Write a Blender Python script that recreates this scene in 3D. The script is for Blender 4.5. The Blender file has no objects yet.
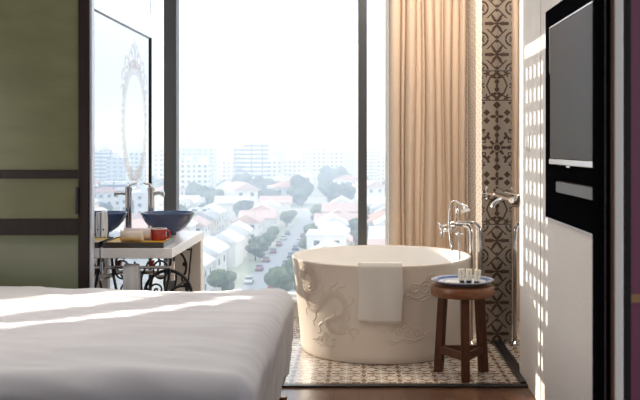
import bpy, bmesh, math, random
from mathutils import Vector, noise
random.seed(7)
S = bpy.context.scene
COL = S.collection
PI = math.pi

# ---------------------------------------------------------------- camera
H, F = 1.35, 920.0                      # eye height, focal length in pixels of the 640 px frame
cam = bpy.data.cameras.new('camera'); camo = bpy.data.objects.new('camera', cam); COL.objects.link(camo)
camo.location = (0, 0, H); camo.rotation_euler = (PI/2, 0, 0)
cam.sensor_width = 36; cam.lens = 36*F/640
cam.shift_x = -38/640; cam.shift_y = -54/640
cam.clip_start = .05; cam.clip_end = 6000
cam.dof.use_dof = True; cam.dof.focus_distance = 5.9; cam.dof.aperture_fstop = 6.5
S.camera = camo

# ---------------------------------------------------------------- world, sun, lamps, exposure
w = bpy.data.worlds.new('sky'); S.world = w; w.use_nodes = True
nt = w.node_tree; nt.nodes.clear()
wo = nt.nodes.new('ShaderNodeOutputWorld'); bg = nt.nodes.new('ShaderNodeBackground')
tc = nt.nodes.new('ShaderNodeTexCoord'); sp = nt.nodes.new('ShaderNodeSeparateXYZ'); cr = nt.nodes.new('ShaderNodeValToRGB')
cr.color_ramp.elements[0].position = .0; cr.color_ramp.elements[0].color = (.46, .53, .66, 1)
e_ = cr.color_ramp.elements.new(.05); e_.color = (.56, .61, .69, 1)
cr.color_ramp.elements[-1].position = .16; cr.color_ramp.elements[-1].color = (.84, .92, 1, 1)
nt.links.new(tc.outputs['Generated'], sp.inputs[0]); nt.links.new(sp.outputs[2], cr.inputs[0])
nt.links.new(cr.outputs[0], bg.inputs[0]); nt.links.new(bg.outputs[0], wo.inputs[0])
bg.inputs[1].default_value = 1.7

sun = bpy.data.lights.new('sun', 'SUN'); suno = bpy.data.objects.new('sun', sun); COL.objects.link(suno)
sun.energy = 7.5; sun.angle = math.radians(.3); sun.color = (1, .92, .80)
SD = Vector((.810, -.587, -.142)).normalized()          # the way sunlight travels
suno.rotation_euler = SD.to_track_quat('-Z', 'Y').to_euler(); suno.location = (-20, 25, 12)

def area(name, loc, size, sy, power, color=(1, .93, .85)):
    l = bpy.data.lights.new(name, 'AREA'); o = bpy.data.objects.new(name, l); COL.objects.link(o)
    l.shape = 'RECTANGLE'; l.size = size; l.size_y = sy; l.energy = power; l.color = color
    o.location = loc
    return o
area('bedroom_top_fill', (-.5, 3.85, 2.86), 1.4, 1.0, 15, (1, .95, .92))  # added overhead fill that brightens the bedroom, no fixture behind it
l_ = area('bedroom_side_fill', (-3.0, 3.3, 1.35), .9, .9, 30, (1, .95, .90)); l_.rotation_euler = (0, -PI/2, 0)  # added unseen fill from the left, brightens the television wall
def sunbeam_lamp(name, c, length, width, power):
    # added narrow-beam lamp imitating sun thrown back from the mirror on to the bed
    d = Vector((-.79, -.62, -.27)).normalized(); hor = Vector((-.62, .79, 0)).normalized()
    l = bpy.data.lights.new(name, 'AREA'); o = bpy.data.objects.new(name, l); COL.objects.link(o)
    l.shape = 'RECTANGLE'; l.size = width; l.size_y = length*.27; l.energy = power; l.spread = math.radians(1.5); l.color = (1, .93, .82)
    z = -d; x = hor; y = z.cross(x)
    m = __import__('mathutils').Matrix((x, y, z)).transposed().to_4x4(); m.translation = Vector(c) - d*2.5
    o.matrix_world = m
sunbeam_lamp('added_mirror_beam_narrow', (-1.42, 3.53, .635), 2.1, .075, .75)
sunbeam_lamp('added_mirror_beam_wide', (-1.54, 3.955, .635), 2.1, .34, 2.8)
l_ = area('bathroom_curtain_fill', (.45, 6.15, 2.86), .5, .2, 20, (1, .86, .72)); l_.rotation_euler = (math.radians(30), 0, 0)  # added warm fill from above to brighten the curtain

S.view_settings.view_transform = 'Standard'; S.view_settings.look = 'None'
S.view_settings.gamma = 1; S.view_settings.exposure = 0.12; S.view_settings.use_curve_mapping = False
S.cycles.use_denoising = True
S.cycles.max_bounces = 10; S.cycles.diffuse_bounces = 5; S.cycles.glossy_bounces = 6
S.cycles.transparent_max_bounces = 16; S.cycles.volume_bounces = 1
S.cycles.caustics_reflective = True; S.cycles.blur_glossy = .6
S.cycles.sample_clamp_indirect = 8

# ---------------------------------------------------------------- materials
class E:
    """a number carried by a shader socket"""
    def __init__(s, nt, v): s.nt, s.v = nt, v
    def _op(s, op, *a):
        n = s.nt.nodes.new('ShaderNodeMath'); n.operation = op
        for i, x in enumerate((s,) + a):
            x = x.v if isinstance(x, E) else x
            if isinstance(x, (int, float)): n.inputs[i].default_value = x
            else: s.nt.links.new(x, n.inputs[i])
        return E(s.nt, n.outputs[0])
    def __add__(s, o): return s._op('ADD', o)
    def __sub__(s, o): return s._op('SUBTRACT', o)
    def __mul__(s, o): return s._op('MULTIPLY', o)
    def __truediv__(s, o): return s._op('DIVIDE', o)
    __radd__ = __add__; __rmul__ = __mul__
    def abs(s): return s._op('ABSOLUTE')
    def floor(s): return s._op('FLOOR')
    def fract(s): return s._op('FRACT')
    def lt(s, o): return s._op('LESS_THAN', o)
    def gt(s, o): return s._op('GREATER_THAN', o)
    def max(s, o): return s._op('MAXIMUM', o)
    def min(s, o): return s._op('MINIMUM', o)
    def cos(s): return s._op('COSINE')
    def sqrt(s): return s._op('SQRT')
    def atan2(s, o): return s._op('ARCTAN2', o)
    def pow(s, o): return s._op('POWER', o)

def mat(name, color=(.8, .8, .8), rough=.5, metal=0, spec=.5, coat=0, bump=None, noise_mix=None, alpha=None, sheen=0):
    m = bpy.data.materials.new(name); m.use_nodes = True
    t = m.node_tree; b = t.nodes['Principled BSDF']
    b.inputs['Base Color'].default_value = (*color, 1); b.inputs['Roughness'].default_value = rough
    b.inputs['Metallic'].default_value = metal; b.inputs['Specular IOR Level'].default_value = spec
    b.inputs['Coat Weight'].default_value = coat; b.inputs['Sheen Weight'].default_value = sheen
    if alpha is not None: b.inputs['Alpha'].default_value = alpha
    g = t.nodes.new('ShaderNodeNewGeometry')
    def mapped(scale):
        mp = t.nodes.new('ShaderNodeMapping'); mp.inputs['Scale'].default_value = scale if isinstance(scale, tuple) else (scale,)*3
        t.links.new(g.outputs['Position'], mp.inputs[0]); return mp.outputs[0]
    if noise_mix:
        c2, scale, lo, hi = noise_mix
        n = t.nodes.new('ShaderNodeTexNoise'); n.inputs['Scale'].default_value = 1; n.inputs['Detail'].default_value = 5
        t.links.new(mapped(scale), n.inputs['Vector'])
        r = t.nodes.new('ShaderNodeValToRGB')
        r.color_ramp.elements[0].position = lo; r.color_ramp.elements[0].color = (*color, 1)
        r.color_ramp.elements[1].position = hi; r.color_ramp.elements[1].color = (*c2, 1)
        t.links.new(n.outputs[0], r.inputs[0]); t.links.new(r.outputs[0], b.inputs['Base Color'])
    if bump:
        scale, strength, dist = bump
        n = t.nodes.new('ShaderNodeTexNoise'); n.inputs['Scale'].default_value = 1; n.inputs['Detail'].default_value = 3
        t.links.new(mapped(scale), n.inputs['Vector'])
        bp = t.nodes.new('ShaderNodeBump'); bp.inputs['Strength'].default_value = strength; bp.inputs['Distance'].default_value = dist
        t.links.new(n.outputs[0], bp.inputs['Height']); t.links.new(bp.outputs[0], b.inputs['Normal'])
    return m

def pos_e(m):
    t = m.node_tree; g = t.nodes.new('ShaderNodeNewGeometry'); s = t.nodes.new('ShaderNodeSeparateXYZ')
    t.links.new(g.outputs['Position'], s.inputs[0])
    return [E(t, s.outputs[i]) for i in range(3)]

def mix_color(m, fac, c0, c1, inp='Base Color'):
    t = m.node_tree; n = t.nodes.new('ShaderNodeMix'); n.data_type = 'RGBA'
    t.links.new(fac.v, n.inputs[0])
    for sock, c in ((n.inputs[6], c0), (n.inputs[7], c1)):
        if isinstance(c, tuple): sock.default_value = (*c, 1)
        else: t.links.new(c, sock)
    t.links.new(n.outputs[2], t.nodes['Principled BSDF'].inputs[inp])
    return n.outputs[2]

def flower(u, v, n, r0, amp, ph=0.0):
    """>0 inside a flower with n petals"""
    r = (u*u + v*v).sqrt(); th = v.atan2(u)
    return ((th*float(n) + ph).cos()*amp + r0) - r
def either(*a):
    x = a[0]
    for y in a[1:]: x = x.max(y)
    return x

def tile_floor_mat():
    m = mat('patterned_floor_tile', rough=.22, spec=.5, coat=.15)
    x, y, z = pos_e(m); T = .207
    u = ((x + .07)/T).fract()*2.0 - 1.0; v = ((y + .03)/T).fract()*2.0 - 1.0
    a, b = u.abs(), v.abs(); ca, cb = a - 1.0, b - 1.0
    r = (u*u + v*v).sqrt(); rc = (ca*ca + cb*cb).sqrt()
    mask = either(
        flower(u, v, 4, .34, .20).gt(0)*(r - .16).abs().gt(.045),
        flower(ca, cb, 4, .36, .16, PI).gt(0)*(rc - .2).abs().gt(.05),
        ((a + b) - 1.0).abs().lt(.05)*r.gt(.5),
        flower(a - .5, b - .5, 8, .13, .06).gt(0),
        flower(a - .62, b, 3, .15, .08).gt(0), flower(a, b - .62, 3, .15, .08, PI/2).gt(0))
    grout = either(a.gt(.975), b.gt(.975))
    c = mix_color(m, mask, (.72, .65, .56), (.25, .135, .07))
    mix_color(m, grout, c, (.80, .77, .72))
    return m

def pillar_tile_mat():
    m = mat('ornamental_wall_tile', rough=.25, spec=.5)
    x, y, z = pos_e(m); T = .2123
    u = (x - .951)/(T/2); t = (z*-1.0 + 1.87)/T; row = t.floor(); v = t.fract()*2.0 - 1.0
    a, b = u.abs(), v.abs(); ca, cb = a - 1.0, b - 1.0
    r = (a*a + b*b).sqrt(); th = b.atan2(a); rc = (ca*ca + cb*cb).sqrt()
    A = either(((th*6.0).cos().abs()*.34 + .22 - r*(th.cos()*-.38 + 1.0)).gt(0)*r.lt(.78)*(th*6.0).cos().gt(-.5),
               ((a + b) - .98).abs().lt(.06)*b.gt(.35), (rc - .42).abs().lt(.06), flower(ca, cb, 8, .20, .09).gt(0),
               (a + (b - .86).abs()).lt(.13), (ca.abs()*1.4 + cb.abs()).lt(.26), (a*1.6 + b*.5).lt(.16))
    hexd = (a + b*.42).max(b*1.25)
    B = either((hexd - .66).abs().lt(.055), (a*.9 + (b - .25).abs()*.7).lt(.16), flower(a - .62, b - .78, 5, .17, .08).gt(0), flower(a - .2, b - .62, 3, .16, .06).gt(0),
               (a.max(b) - .96).abs().lt(.04), (a*2.2 + b).lt(.2), (a*2.0 + (b - .92).abs()).lt(.3)*1.0, flower(a - .95, b - .1, 4, .12, .05).gt(0))
    C = either((a + (b - .74).abs()).lt(.26), ((a - .66).abs() + (b - .26).abs()).lt(.22),
               (flower(a, b, 4, .26, .17)).gt(0)*(a*1.2 + b).gt(.08), (a - .95).abs().lt(.03)*b.gt(.6), ((a - .84).abs() + (b - .88).abs()).lt(.12))
    D = either((flower(a, b, 8, .46, .17)).gt(0)*(r - .24).abs().gt(.035), (rc - .46).abs().lt(.085)*1.0, ((a - .85).abs().max((b - .45).abs()) - .11).abs().lt(.04), flower(ca, cb, 4, .2, .08).gt(0),
               (a*1.2 + (b - .8).abs()*.6).lt(.18), (b*1.2 + (a - .8).abs()*.6).lt(.18), ((a - .52).abs() + (b - .62).abs()).lt(.13))
    isB = (row - 0).abs().lt(.5).max((row - 4.0).abs().lt(.5))
    isC = (row - 1.0).abs().lt(.5).max((row - 3.0).abs().lt(.5)); isD = (row - 2.0).abs().lt(.5)
    isA = (isB + isC + isD).lt(.5)
    mask = isA*A + isB*B + isC*C + isD*D
    grout = b.gt(.985)
    c = mix_color(m, mask, (.37, .295, .22), (.095, .057, .040))
    mix_color(m, grout, c, (.38, .34, .29))
    return m

def small_tile_mat():
    m = mat('small_print_wall_tile', rough=.3)
    x, y, z = pos_e(m); T = .07
    u = (y/.21).fract()*2.0 - 1.0; v = (z/.052).fract()*2.0 - 1.0
    mask = either(flower(u, v, 4, .42, .28).gt(0)*flower(u, v, 4, .18, .1).lt(0), flower(u.abs() - 1.0, v.abs() - 1.0, 4, .3, .12).gt(0))
    n = m.node_tree.nodes.new('ShaderNodeTexNoise'); n.inputs['Scale'].default_value = 14
    c = mix_color(m, mask, (.62, .55, .47), (.16, .09, .06))
    mix_color(m, E(m.node_tree, n.outputs[0])*.7, c, (.48, .43, .38))
    return m

def wood_floor_mat():
    m = mat('walnut_floorboard', rough=.28, coat=.2)
    x, y, z = pos_e(m); row = (x/.13).floor(); off = ((row*12.9898).cos()*437.5).fract()
    seg = (y/.9 + off*3.0).floor(); rnd = ((row*7.1 + seg*3.7).cos()*513.3).fract()
    t = m.node_tree; n = t.nodes.new('ShaderNodeTexNoise'); mp = t.nodes.new('ShaderNodeMapping'); g = t.nodes.new('ShaderNodeNewGeometry')
    mp.inputs['Scale'].default_value = (28, 3, 1); t.links.new(g.outputs['Position'], mp.inputs[0]); t.links.new(mp.outputs[0], n.inputs['Vector'])
    n.inputs['Scale'].default_value = 1; n.inputs['Detail'].default_value = 6
    c = mix_color(m, rnd*.5 + E(t, n.outputs[0])*.6, (.055, .023, .012), (.18, .082, .045))
    gap = either((x/.13).fract().lt(.025))
    mix_color(m, gap, c, (.03, .015, .01))
    return m

def tower_mat(name, base, glass, fx, fz, wx=.55, wz=.5, bands=False):
    m = mat(name, base, rough=.7, spec=.2)
    x, y, z = pos_e(m)
    win = ((z/fz).fract() - .5).abs().lt(wz/2)
    if not bands: win = win*(((x + y*.7)/fx).fract() - .5).abs().lt(wx/2)
    else: win = win.max((((x + y*.7)/fx).fract() - .5).abs().lt(.06))
    mix_color(m, win, base, glass)
    return m

def mix_shader(name, top, bottom, fac):
    m = bpy.data.materials.new(name); m.use_nodes = True; t = m.node_tree; t.nodes.clear()
    o = t.nodes.new('ShaderNodeOutputMaterial'); mx = t.nodes.new('ShaderNodeMixShader')
    def mk(d):
        n = t.nodes.new(d[0])
        for k, v in d[1].items(): n.inputs[k].default_value = v
        return n
    a, b = mk(top), mk(bottom)
    if fac == 'fresnel':
        f = t.nodes.new('ShaderNodeFresnel'); f.inputs[0].default_value = 1.4; t.links.new(f.outputs[0], mx.inputs[0])
    else: mx.inputs[0].default_value = fac
    t.links.new(a.outputs[0], mx.inputs[1]); t.links.new(b.outputs[0], mx.inputs[2]); t.links.new(mx.outputs[0], o.inputs[0])
    return m

M = {}
M['glass'] = mix_shader('window_glass', ('ShaderNodeBsdfTransparent', {'Color': (.97, .985, 1, 1)}), ('ShaderNodeBsdfGlossy', {'Roughness': 0.0, 'Color': (1, 1, 1, 1)}), .04)
M['mirror'] = mat('mirror_silver', (.70, .74, .80), rough=.0, metal=1)
M['etch'] = mix_shader('pale_gold_print', ('ShaderNodeBsdfTransparent', {'Color': (1, 1, 1, 1)}), ('ShaderNodeBsdfDiffuse', {'Color': (.95, .82, .70, 1)}), .20)
M['chrome'] = mat('chrome', (.82, .80, .78), rough=.07, metal=1)
M['alu'] = mat('brushed_aluminium', (.66, .69, .76), rough=.3, metal=.45)
M['window_frame'] = mat('grey_window_frame', (.075, .078, .085), rough=.4, spec=.5)
M['black_metal'] = mat('black_metal', (.012, .012, .014), rough=.35)
M['iron'] = mat('cast_iron', (.018, .017, .017), rough=.5, bump=(120, .3, .002))
M['dark_wood'] = mat('dark_stained_wood', (.011, .007, .0065), rough=.45, spec=.2, noise_mix=((.017, .010, .009), (60, 60, 3), .35, .65))
M['olive_glass'] = mat('olive_frosted_glass', (.098, .102, .052), rough=.28, coat=.25, noise_mix=((.124, .124, .067), (3, 3, 9), .35, .65), bump=((18, 18, 50), .12, .004))
M['sage_glass'] = mat('sage_frosted_glass', (.105, .115, .070), rough=.2, coat=.35, noise_mix=((.13, .14, .09), (2, 2, 3), .35, .65))
M['plaster'] = mat('white_plaster', (.80, .78, .75), rough=.8, bump=(60, .1, .003))
M['back_wall'] = mat('tan_back_wall', (.24, .17, .12), rough=.8)
M['ceiling'] = mat('ceiling_paint', (.86, .85, .83), rough=.9)
M['sill'] = mat('white_sill', (.78, .80, .82), rough=.4)
M['linen_wall'] = mat('woven_wallcovering', (.68, .64, .60), rough=.85, noise_mix=((.86, .82, .78), (260, 260, 330), .38, .62), bump=(420, .4, .002))
M['cream_wall'] = mat('cream_wallpaper', (.80, .76, .71), rough=.8, noise_mix=((.88, .84, .79), (200, 200, 200), .4, .6))
M['curtain'] = mix_shader('beige_curtain', ('ShaderNodeBsdfDiffuse', {'Color': (.68, .545, .43, 1)}), ('ShaderNodeBsdfTranslucent', {'Color': (.72, .60, .46, 1)}), .07)
M['lining'] = mix_shader('curtain_lining', ('ShaderNodeBsdfDiffuse', {'Color': (.85, .82, .76, 1)}), ('ShaderNodeBsdfTranslucent', {'Color': (.85, .8, .72, 1)}), .5)
M['duvet'] = mat('white_cotton', (.68, .67, .69), rough=.75, sheen=.15, bump=((55, 55, 55), .06, .01))
M['towel'] = mat('white_terry', (.82, .77, .70), rough=.95, sheen=.3, bump=(500, .6, .004))
M['tub'] = mat('cream_tub_enamel', (.80, .70, .60), rough=.42, spec=.4)
M['tub_inner'] = mat('white_tub_enamel', (.90, .88, .85), rough=.25)
M['relief'] = mat('tub_relief', (.74, .63, .53), rough=.45)
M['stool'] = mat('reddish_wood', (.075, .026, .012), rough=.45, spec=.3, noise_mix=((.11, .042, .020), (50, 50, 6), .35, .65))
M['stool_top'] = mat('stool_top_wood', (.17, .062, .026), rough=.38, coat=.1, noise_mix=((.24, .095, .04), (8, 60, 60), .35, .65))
M['navy'] = mat('navy_glaze', (.030, .055, .14), rough=.2, coat=.35)
M['navy_in'] = mat('blue_glaze', (.07, .13, .26), rough=.12, coat=.5)
M['marble'] = mat('white_marble', (.88, .84, .81), rough=.2, coat=.2, noise_mix=((.72, .66, .62), (9, 9, 22), .58, .74))
M['end_panel'] = mat('cream_end_panel', (.88, .82, .74), rough=.5)
M['yellow'] = mat('yellow_lacquer', (.85, .52, .02), rough=.3)
M['bronze'] = mat('dark_bronze_lacquer', (.05, .036, .028), rough=.35, coat=.1)
M['red'] = mat('red_enamel', (.42, .025, .02), rough=.2, coat=.5)
M['white'] = mat('white_plastic', (.80, .80, .79), rough=.35)
M['cream'] = mat('cream_towel', (.80, .70, .60), rough=.95, bump=(400, .6, .004))
M['pink'] = mat('pinkish_towel', (.80, .70, .70), rough=.95, bump=(400, .6, .004))
M['plate'] = mat('blue_white_plate', (.78, .80, .82), rough=.15, coat=.4)
M['black_gloss'] = mat('black_glass', (.004, .004, .005), rough=.5, spec=.0)
M['screen'] = mat('screen_glass', (.020, .022, .024), rough=.3, spec=.08)
M['silver'] = mat('silver_trim', (.75, .76, .78), rough=.25, metal=.6)
M['grey_cloth'] = mat('grey_speaker_cloth', (.17, .175, .18), rough=.6)
M['beige_panel'] = mat('beige_panel', (.88, .80, .72), rough=.6)
M['brown_panel'] = mat('brown_panel', (.14, .07, .04), rough=.4)
M['maroon'] = mat('maroon_lacquer', (.19, .040, .080), rough=.4, coat=.1)
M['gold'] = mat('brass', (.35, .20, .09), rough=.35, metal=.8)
M['floor_tile'] = tile_floor_mat(); M['pillar_tile'] = pillar_tile_mat(); M['small_tile'] = small_tile_mat(); M['wood'] = wood_floor_mat()
M['cap_black'] = mat('black_cap', (.02, .02, .02), rough=.4)
M['label_gold'] = mat('printed_label', (.10, .09, .07), rough=.5)
M['cream_bottle'] = mat('cream_bottle', (.86, .80, .66), rough=.4)
M['paper'] = mat('white_card', (.80, .79, .76), rough=.7)
def plate_mat():
    m = M['plate']; x, y, z = pos_e(m); x = x - .616; y = y - 5.43
    r = (x*x + y*y).sqrt()
    mask = either(flower(x/.1, y/.1, 8, .5, .3).gt(0), (r - .155).abs().lt(.012)) + (r - .16).abs().lt(.02)*.3
    mix_color(m, mask.min(1.0), (.55, .62, .74), (.06, .13, .35))
plate_mat()

# ---------------------------------------------------------------- geometry helpers
def xf(bm, geom, m): bmesh.ops.transform(bm, matrix=m, verts=geom)
def box(bm, lo, hi):
    lo = Vector(lo); hi = Vector(hi)
    vs = [bm.verts.new((x, y, z)) for x in (lo.x, hi.x) for y in (lo.y, hi.y) for z in (lo.z, hi.z)]
    for f in ((0, 1, 3, 2), (4, 6, 7, 5), (0, 4, 5, 1), (2, 3, 7, 6), (0, 2, 6, 4), (1, 5, 7, 3)):
        bm.faces.new([vs[i] for i in f])
    return vs
def frames(pts):
    pts = [Vector(p) for p in pts]; out = []; ref = None
    for i, p in enumerate(pts):
        a = pts[max(i-1, 0)]; b = pts[min(i+1, len(pts)-1)]; t = (b - a)
        t = t.normalized() if t.length > 1e-9 else Vector((0, 0, 1))
        if ref is None: ref = Vector((0, 0, 1)) if abs(t.z) < .9 else Vector((1, 0, 0))
        n = (ref - t*ref.dot(t)); n = n.normalized() if n.length > 1e-6 else t.orthogonal().normalized()
        ref = n; out.append((p, n, t.cross(n)))
    return out
def tube(bm, pts, r, seg=10, caps=True, closed=False):
    fr = frames(pts); rings = []
    for i, (p, n, b) in enumerate(fr):
        rr = r[i] if isinstance(r, (list, tuple)) else r
        rings.append([bm.verts.new(p + (n*math.cos(2*PI*k/seg) + b*math.sin(2*PI*k/seg))*rr) for k in range(seg)])
    m = len(rings)
    for i in range(m if closed else m-1):
        A, B = rings[i], rings[(i+1) % m]
        for k in range(seg): bm.faces.new((A[k], A[(k+1) % seg], B[(k+1) % seg], B[k]))
    if caps and not closed: bm.faces.new(rings[0][::-1]); bm.faces.new(rings[-1])
def lathe(bm, prof, c=(0, 0, 0), seg=48, cap0=True, cap1=True):
    c = Vector(c); rings = []
    for r, z in prof:
        if r < 1e-6: rings.append([bm.verts.new(c + Vector((0, 0, z)))])
        else: rings.append([bm.verts.new(c + Vector((r*math.cos(2*PI*k/seg), r*math.sin(2*PI*k/seg), z))) for k in range(seg)])
    for A, B in zip(rings, rings[1:]):
        for k in range(seg):
            q = [A[k % len(A)], A[(k+1) % len(A)], B[(k+1) % len(B)], B[k % len(B)]]
            q = [v for i, v in enumerate(q) if v not in q[:i]]
            if len(q) > 2: bm.faces.new(q)
    if cap0 and len(rings[0]) > 1: bm.faces.new(rings[0][::-1])
    if cap1 and len(rings[-1]) > 1: bm.faces.new(rings[-1])
def prism(bm, poly, axis, a, b):
    """poly: 2D points in the two other axes, extruded along axis from a to b"""
    def P(u, v, t): return {'x': (t, u, v), 'y': (u, t, v), 'z': (u, v, t)}[axis]
    A = [bm.verts.new(P(u, v, a)) for u, v in poly]; B = [bm.verts.new(P(u, v, b)) for u, v in poly]
    n = len(poly)
    bm.faces.new(A); bm.faces.new(B[::-1])
    for i in range(n): bm.faces.new((A[i], B[i], B[(i+1) % n], A[(i+1) % n]))
def ribbon(bm, mapf, path, w, h, prof=((-1, 0), (-.7, .7), (0, 1), (.7, .7), (1, 0)), closed=False):
    """a raised band of half width w and height h along 2D path on the surface mapf(u, v, height)"""
    n = len(path); rows = []
    for i, (u, v) in enumerate(path):
        a = path[(i-1) % n if closed else max(i-1, 0)]; b = path[(i+1) % n if closed else min(i+1, n-1)]
        tx, ty = b[0]-a[0], b[1]-a[1]; L = math.hypot(tx, ty) or 1; nx, ny = -ty/L, tx/L
        ww = w[i] if isinstance(w, (list, tuple)) else w
        rows.append([bm.verts.new(mapf(u + nx*ww*o, v + ny*ww*o, h*k)) for o, k in prof])
    for i in range(n if closed else n-1):
        A, B = rows[i], rows[(i+1) % n]
        for k in range(len(A)-1): bm.faces.new((A[k], A[k+1], B[k+1], B[k]))
def spiral(c, r0, r1, a0, a1, n=24, sx=1, sy=1):
    return [(c[0] + sx*(r0 + (r1-r0)*i/n)*math.cos(a0 + (a1-a0)*i/n), c[1] + sy*(r0 + (r1-r0)*i/n)*math.sin(a0 + (a1-a0)*i/n)) for i in range(n+1)]
def smooth_path(pts, n=8):
    pts = [Vector(p) for p in pts]; out = []
    for i in range(len(pts)-1):
        p0, p1, p2, p3 = pts[max(i-1, 0)], pts[i], pts[i+1], pts[min(i+2, len(pts)-1)]
        for k in range(n):
            t = k/n
            out.append(.5*((2*p1) + (p2-p0)*t + (2*p0-5*p1+4*p2-p3)*t*t + (3*p1-p0-3*p2+p3)*t**3))
    out.append(pts[-1]); return out

def wloc(o):
    v = Vector((0, 0, 0))
    while o is not None: v = v + o.location; o = o.parent
    return v
def obj(name, bm, m, parent=None, smooth=True, bevel=0, seg=2, angle=35, solidify=0, mats=None):
    bmesh.ops.recalc_face_normals(bm, faces=bm.faces)
    if parent is not None: org = wloc(parent)
    else:
        xs = [v.co for v in bm.verts]
        org = Vector(((min(p.x for p in xs)+max(p.x for p in xs))/2, (min(p.y for p in xs)+max(p.y for p in xs))/2, min(p.z for p in xs)))
    bmesh.ops.translate(bm, vec=-org, verts=bm.verts)
    me = bpy.data.meshes.new(name); bm.to_mesh(me); bm.free()
    for k in (mats or [m]): me.materials.append(k)
    if smooth:
        me.shade_smooth() if hasattr(me, 'shade_smooth') else [setattr(p, 'use_smooth', True) for p in me.polygons]
        me.set_sharp_from_angle(angle=math.radians(angle))
    o = bpy.data.objects.new(name, me); COL.objects.link(o)
    if parent is not None: o.parent = parent
    else: o.location = org
    if solidify:
        md = o.modifiers.new('thickness', 'SOLIDIFY'); md.thickness = solidify; md.offset = 0
    if bevel:
        md = o.modifiers.new('round', 'BEVEL'); md.width = bevel; md.segments = seg; md.limit_method = 'ANGLE'; md.angle_limit = math.radians(40)
    return o
def tag(o, label=None, cat=None, group=None, kind=None):
    for k, v in (('label', label), ('category', cat), ('group', group), ('kind', kind)):
        if v: o[k] = v
    return o
def thing(name, loc, label, cat, group=None, kind=None):
    o = bpy.data.objects.new(name, None); COL.objects.link(o); o.location = loc; o.empty_display_size = .1
    return tag(o, label, cat, group, kind)
def B(*boxes):
    bm = bmesh.new()
    for lo, hi in boxes: box(bm, lo, hi)
    return bm
def boxobj(name, lo, hi, m, parent=None, bevel=0, seg=2): return obj(name, B((lo, hi)), m, parent, smooth=bevel > 0, bevel=bevel, seg=seg)
def struct(name, lo, hi, m, parent=None, bevel=0, **k):
    o = boxobj(name, lo, hi, m, parent, bevel)
    if parent is None: tag(o, k.get('label'), k.get('cat'), None, 'structure')
    return o
def copy_tree(o, parent=None):
    c = o.copy(); COL.objects.link(c)
    if parent is not None: c.parent = parent
    for ch in list(o.children): copy_tree(ch, c)
    return c

# ================================================================ THE SETTING
WY = 7.3                                  # window plane
struct('floor_bedroom', (-3.3, -2, -.1), (2.2, 5.15, 0), M['wood'], label='dark reddish wooden floorboards of the bedroom', cat='floor')
struct('floor_bathroom', (-3.3, 5.15, -.1), (2.2, WY+.1, 0), M['floor_tile'], label='brown and cream patterned floor tiles around the bathtub', cat='floor')
struct('ceiling', (-3.3, -2, 2.9), (2.2, WY+.1, 3.0), M['ceiling'], label='plain white ceiling over the room', cat='ceiling')
struct('wall_left', (-3.4, -2, 0), (-3.3, WY+.1, 2.9), M['back_wall'], label='plain plaster wall behind the bed head', cat='wall')
struct('wall_back', (-3.3, -2.1, 0), (2.2, -2, 2.9), M['back_wall'], label='plain plaster wall facing the window', cat='wall')
struct('wall_window', (-3.3, WY-.02, 0), (.85, WY+.1, .15), M['sill'], label='low white wall below the window', cat='wall')
struct('wall_right', (.98, 4.0, 0), (1.1, WY+.1, 2.9), M['plaster'], label='wall behind the bathroom mirror', cat='wall')
# right side: cream wall with switch, then the woven television wall
struct('wall_cream', (.951, 4.80, 0), (.98, 5.40, 2.9), M['cream_wall'], label='narrow sunlit cream wall strip beside the bathroom mirror', cat='wall')
struct('wall_television', (.945, 2.3, 0), (1.05, 4.76, 2.9), M['linen_wall'], bevel=.003, label='grey woven wall around the television', cat='wall')
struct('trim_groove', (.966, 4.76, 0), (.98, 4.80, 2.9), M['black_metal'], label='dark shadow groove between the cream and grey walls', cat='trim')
# pillar
pil = thing('pillar', (.9, 6.8, 0), 'tiled pillar with ornate brown pattern beside the curtain', 'pillar', kind='structure')
boxobj('pillar_core', (.853, 6.303, 0), (.98, WY-.02, 2.9), M['plaster'], pil)
boxobj('ornate_tile_face', (.851, 6.30, 0), (.951, 6.303, 2.9), M['pillar_tile'], pil)
boxobj('small_tile_face', (.848, 6.30, 0), (.853, WY-.02, 2.9), M['small_tile'], pil)
# floor trims
struct('trim_threshold', (-2.3, 5.135, 0), (.955, 5.19, .012), M['black_metal'], bevel=.003, label='black metal threshold strip between wood and tile floor', cat='trim')
struct('trim_channel', (.918, 5.19, 0), (.951, 6.30, .02), M['black_metal'], bevel=.002, label='black floor channel running along the bathroom mirror', cat='trim')
# window
win = thing('window_1', (-1.2, WY, .15), 'tall glazed window wall with dark grey frames', 'window', kind='structure')
for x0, x1 in ((-3.3, -3.2), (-1.53, -1.43), (0.0, .07), (.80, .848)):
    boxobj('window_mullion', (x0, WY-.06, .185), (x1, WY+.06, 2.84), M['window_frame'], win, bevel=.004)
boxobj('window_bottom_rail', (-3.3, WY-.06, .15), (.848, WY+.06, .185), M['sill'], win, bevel=.004)
boxobj('window_top_rail', (-3.3, WY-.06, 2.84), (.848, WY+.06, 2.90), M['window_frame'], win, bevel=.004)
for x0, x1 in ((-3.2, -1.53), (-1.43, 0.0), (.07, .80)):
    boxobj('window_glass', (x0, WY+.018, .185), (x1, WY+.020, 2.84), M['glass'], win)
struct('trim_window_sill', (-3.3, WY-.16, .135), (.19, WY-.021, .16), M['sill'], bevel=.004, label='white sill running under the window', cat='sill')
for zz in (1.30, 1.42): pass
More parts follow.
